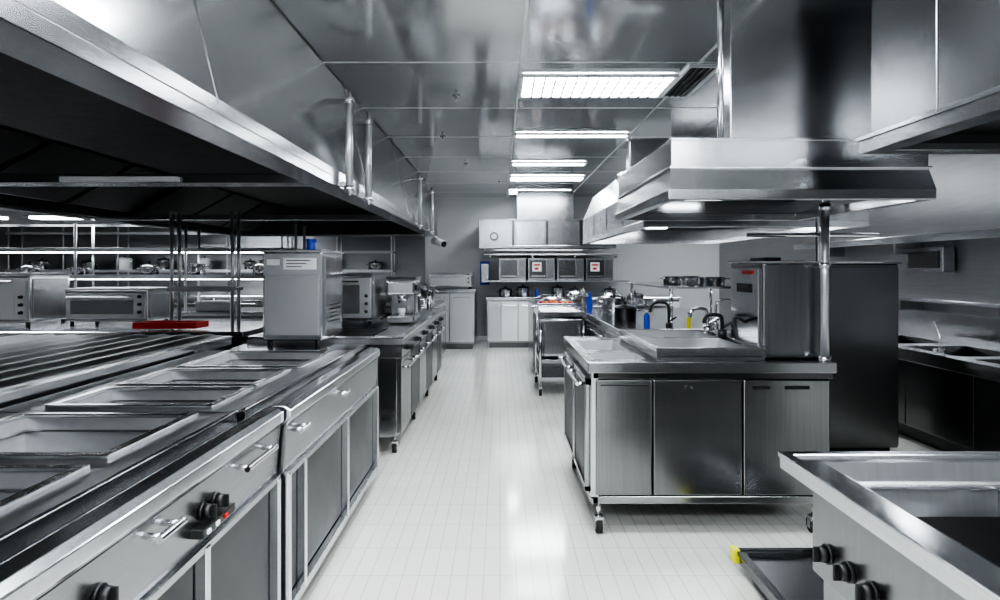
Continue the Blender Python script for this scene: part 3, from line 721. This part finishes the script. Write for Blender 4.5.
box(e, 'box', (4.12, 4.24), (6.05, 6.6), (1.38, 1.62), STEEL, .01); box(e, 'face', (4.11, 4.12), (6.1, 6.55), (1.42, 1.58), DARKS)
e = E('ladle', (3.6, 4.9, .77))
tube(e, 'handle', [(3.38, 5.0, .80), (3.55, 5.2, .86), (3.6, 5.4, .98)], .007, CHROME, True)
lathe(e, 'bowl', [(.001, 0), (.03, .005), (.045, .03), (.042, .03), (.028, .01), (.001, .005)], (3.38, 5.0, .765), CHROME, 18)

# ------------------------------------------------------------------ FOREGROUND RIGHT BAIN MARIE
e = E('bain_marie', (1.5, 1.2, 0))
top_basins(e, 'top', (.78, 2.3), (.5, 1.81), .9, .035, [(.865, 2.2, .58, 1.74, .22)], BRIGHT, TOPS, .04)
rim(e, 'raised_rim', (.775, 2.305), (.495, 1.815), .895, .03, .014, BRIGHT)
rim(e, 'inner_step', (.875, 2.19), (.59, 1.73), .84, .03, .012, STEEL)
box(e, 'basin_divider', (1.30, 1.33), (.62, 1.70), (.70, .84), STEEL)
mesh_obj(e, 'tilted_baffle', [(1.02, 1.62, .80), (1.28, 1.62, .80), (1.28, 1.30, .70), (1.02, 1.30, .70), (1.02, 1.62, .79), (1.28, 1.62, .79), (1.28, 1.30, .69), (1.02, 1.30, .69)],
         [(0, 1, 2, 3), (7, 6, 5, 4), (0, 1, 5, 4), (1, 2, 6, 5), (2, 3, 7, 6), (3, 0, 4, 7)], BRIGHT)
for i in range(3): tube(e, 'heating_rod_%d' % (i+1), [(.95, .7+i*.3, .715), (1.28, .7+i*.3, .715)], .008, CHROME)
box(e, 'body_side', (.885, .93), (.6, 1.78), (.12, .865), PANEL)
box(e, 'body_far', (.93, 2.2), (1.74, 1.78), (.12, .865), STEEL)
box(e, 'body_near', (.93, 2.2), (.6, .64), (.12, .865), STEEL)
box(e, 'body_right', (2.16, 2.2), (.64, 1.74), (.12, .865), STEEL)
box(e, 'floor_plate', (.9, 2.2), (.62, 1.76), (.12, .15), DARKS)
prism(e, 'control_fascia', [(.885, .84), (.85, .82), (.85, .60), (.885, .58)], 'y', .7, 1.77, MIDS)
for i, yy in enumerate((1.68, 1.58, 1.48, 1.36, 1.24)): knob(e, i+1, (.85, yy, .68), (-1, 0, 0), .022)
for i, (a, b) in enumerate(((.95, .7), (2.1, .7), (.95, 1.7), (2.1, 1.7))): cyl(e, 'leg_%d' % (i+1), (a, b, 0), (a, b, .12), .025, CHROME)

e = E('floor_dolly', (1.35, 2.8, 0))
top_basins(e, 'deck', (1.10, 1.72), (2.35, 3.02), .11, .05, [(1.13, 1.69, 2.38, 2.99, .02)], DARKS, MIDS, .005)
rim(e, 'deck_edge', (1.09, 1.73), (2.34, 3.03), .10, .02, .018, DARKS)
box(e, 'yellow_bumper', (1.075, 1.105), (2.985, 3.045), (.06, .125), YEL, .006)
for i, (a, b) in enumerate(((1.17, 2.43), (1.65, 2.43), (1.17, 2.94), (1.65, 2.94))):
    cyl(e, 'wheel_%d' % (i+1), (a-.015, b, .03), (a+.015, b, .03), .03, RUB, 16)
tube(e, 'tow_handle', [(1.50, 3.04, .10), (1.45, 2.95, .15), (1.28, 2.3, .15), (1.25, 2.24, .15)], .014, BRIGHT)

# ------------------------------------------------------------------ camera, world
cam = bpy.data.cameras.new('camera'); co = bpy.data.objects.new('camera', cam); COL.objects.link(co)
co.location = (0, 0, 1.42); co.rotation_euler = (math.radians(90), 0, 0)
cam.lens = 23.4; cam.sensor_width = 36; cam.shift_y = -.032; cam.clip_start = .05
scene.camera = co
w = bpy.data.worlds.new('world'); scene.world = w; w.use_nodes = True
w.node_tree.nodes['Background'].inputs['Color'].default_value = (.5, .55, .6, 1)
w.node_tree.nodes['Background'].inputs['Strength'].default_value = .3
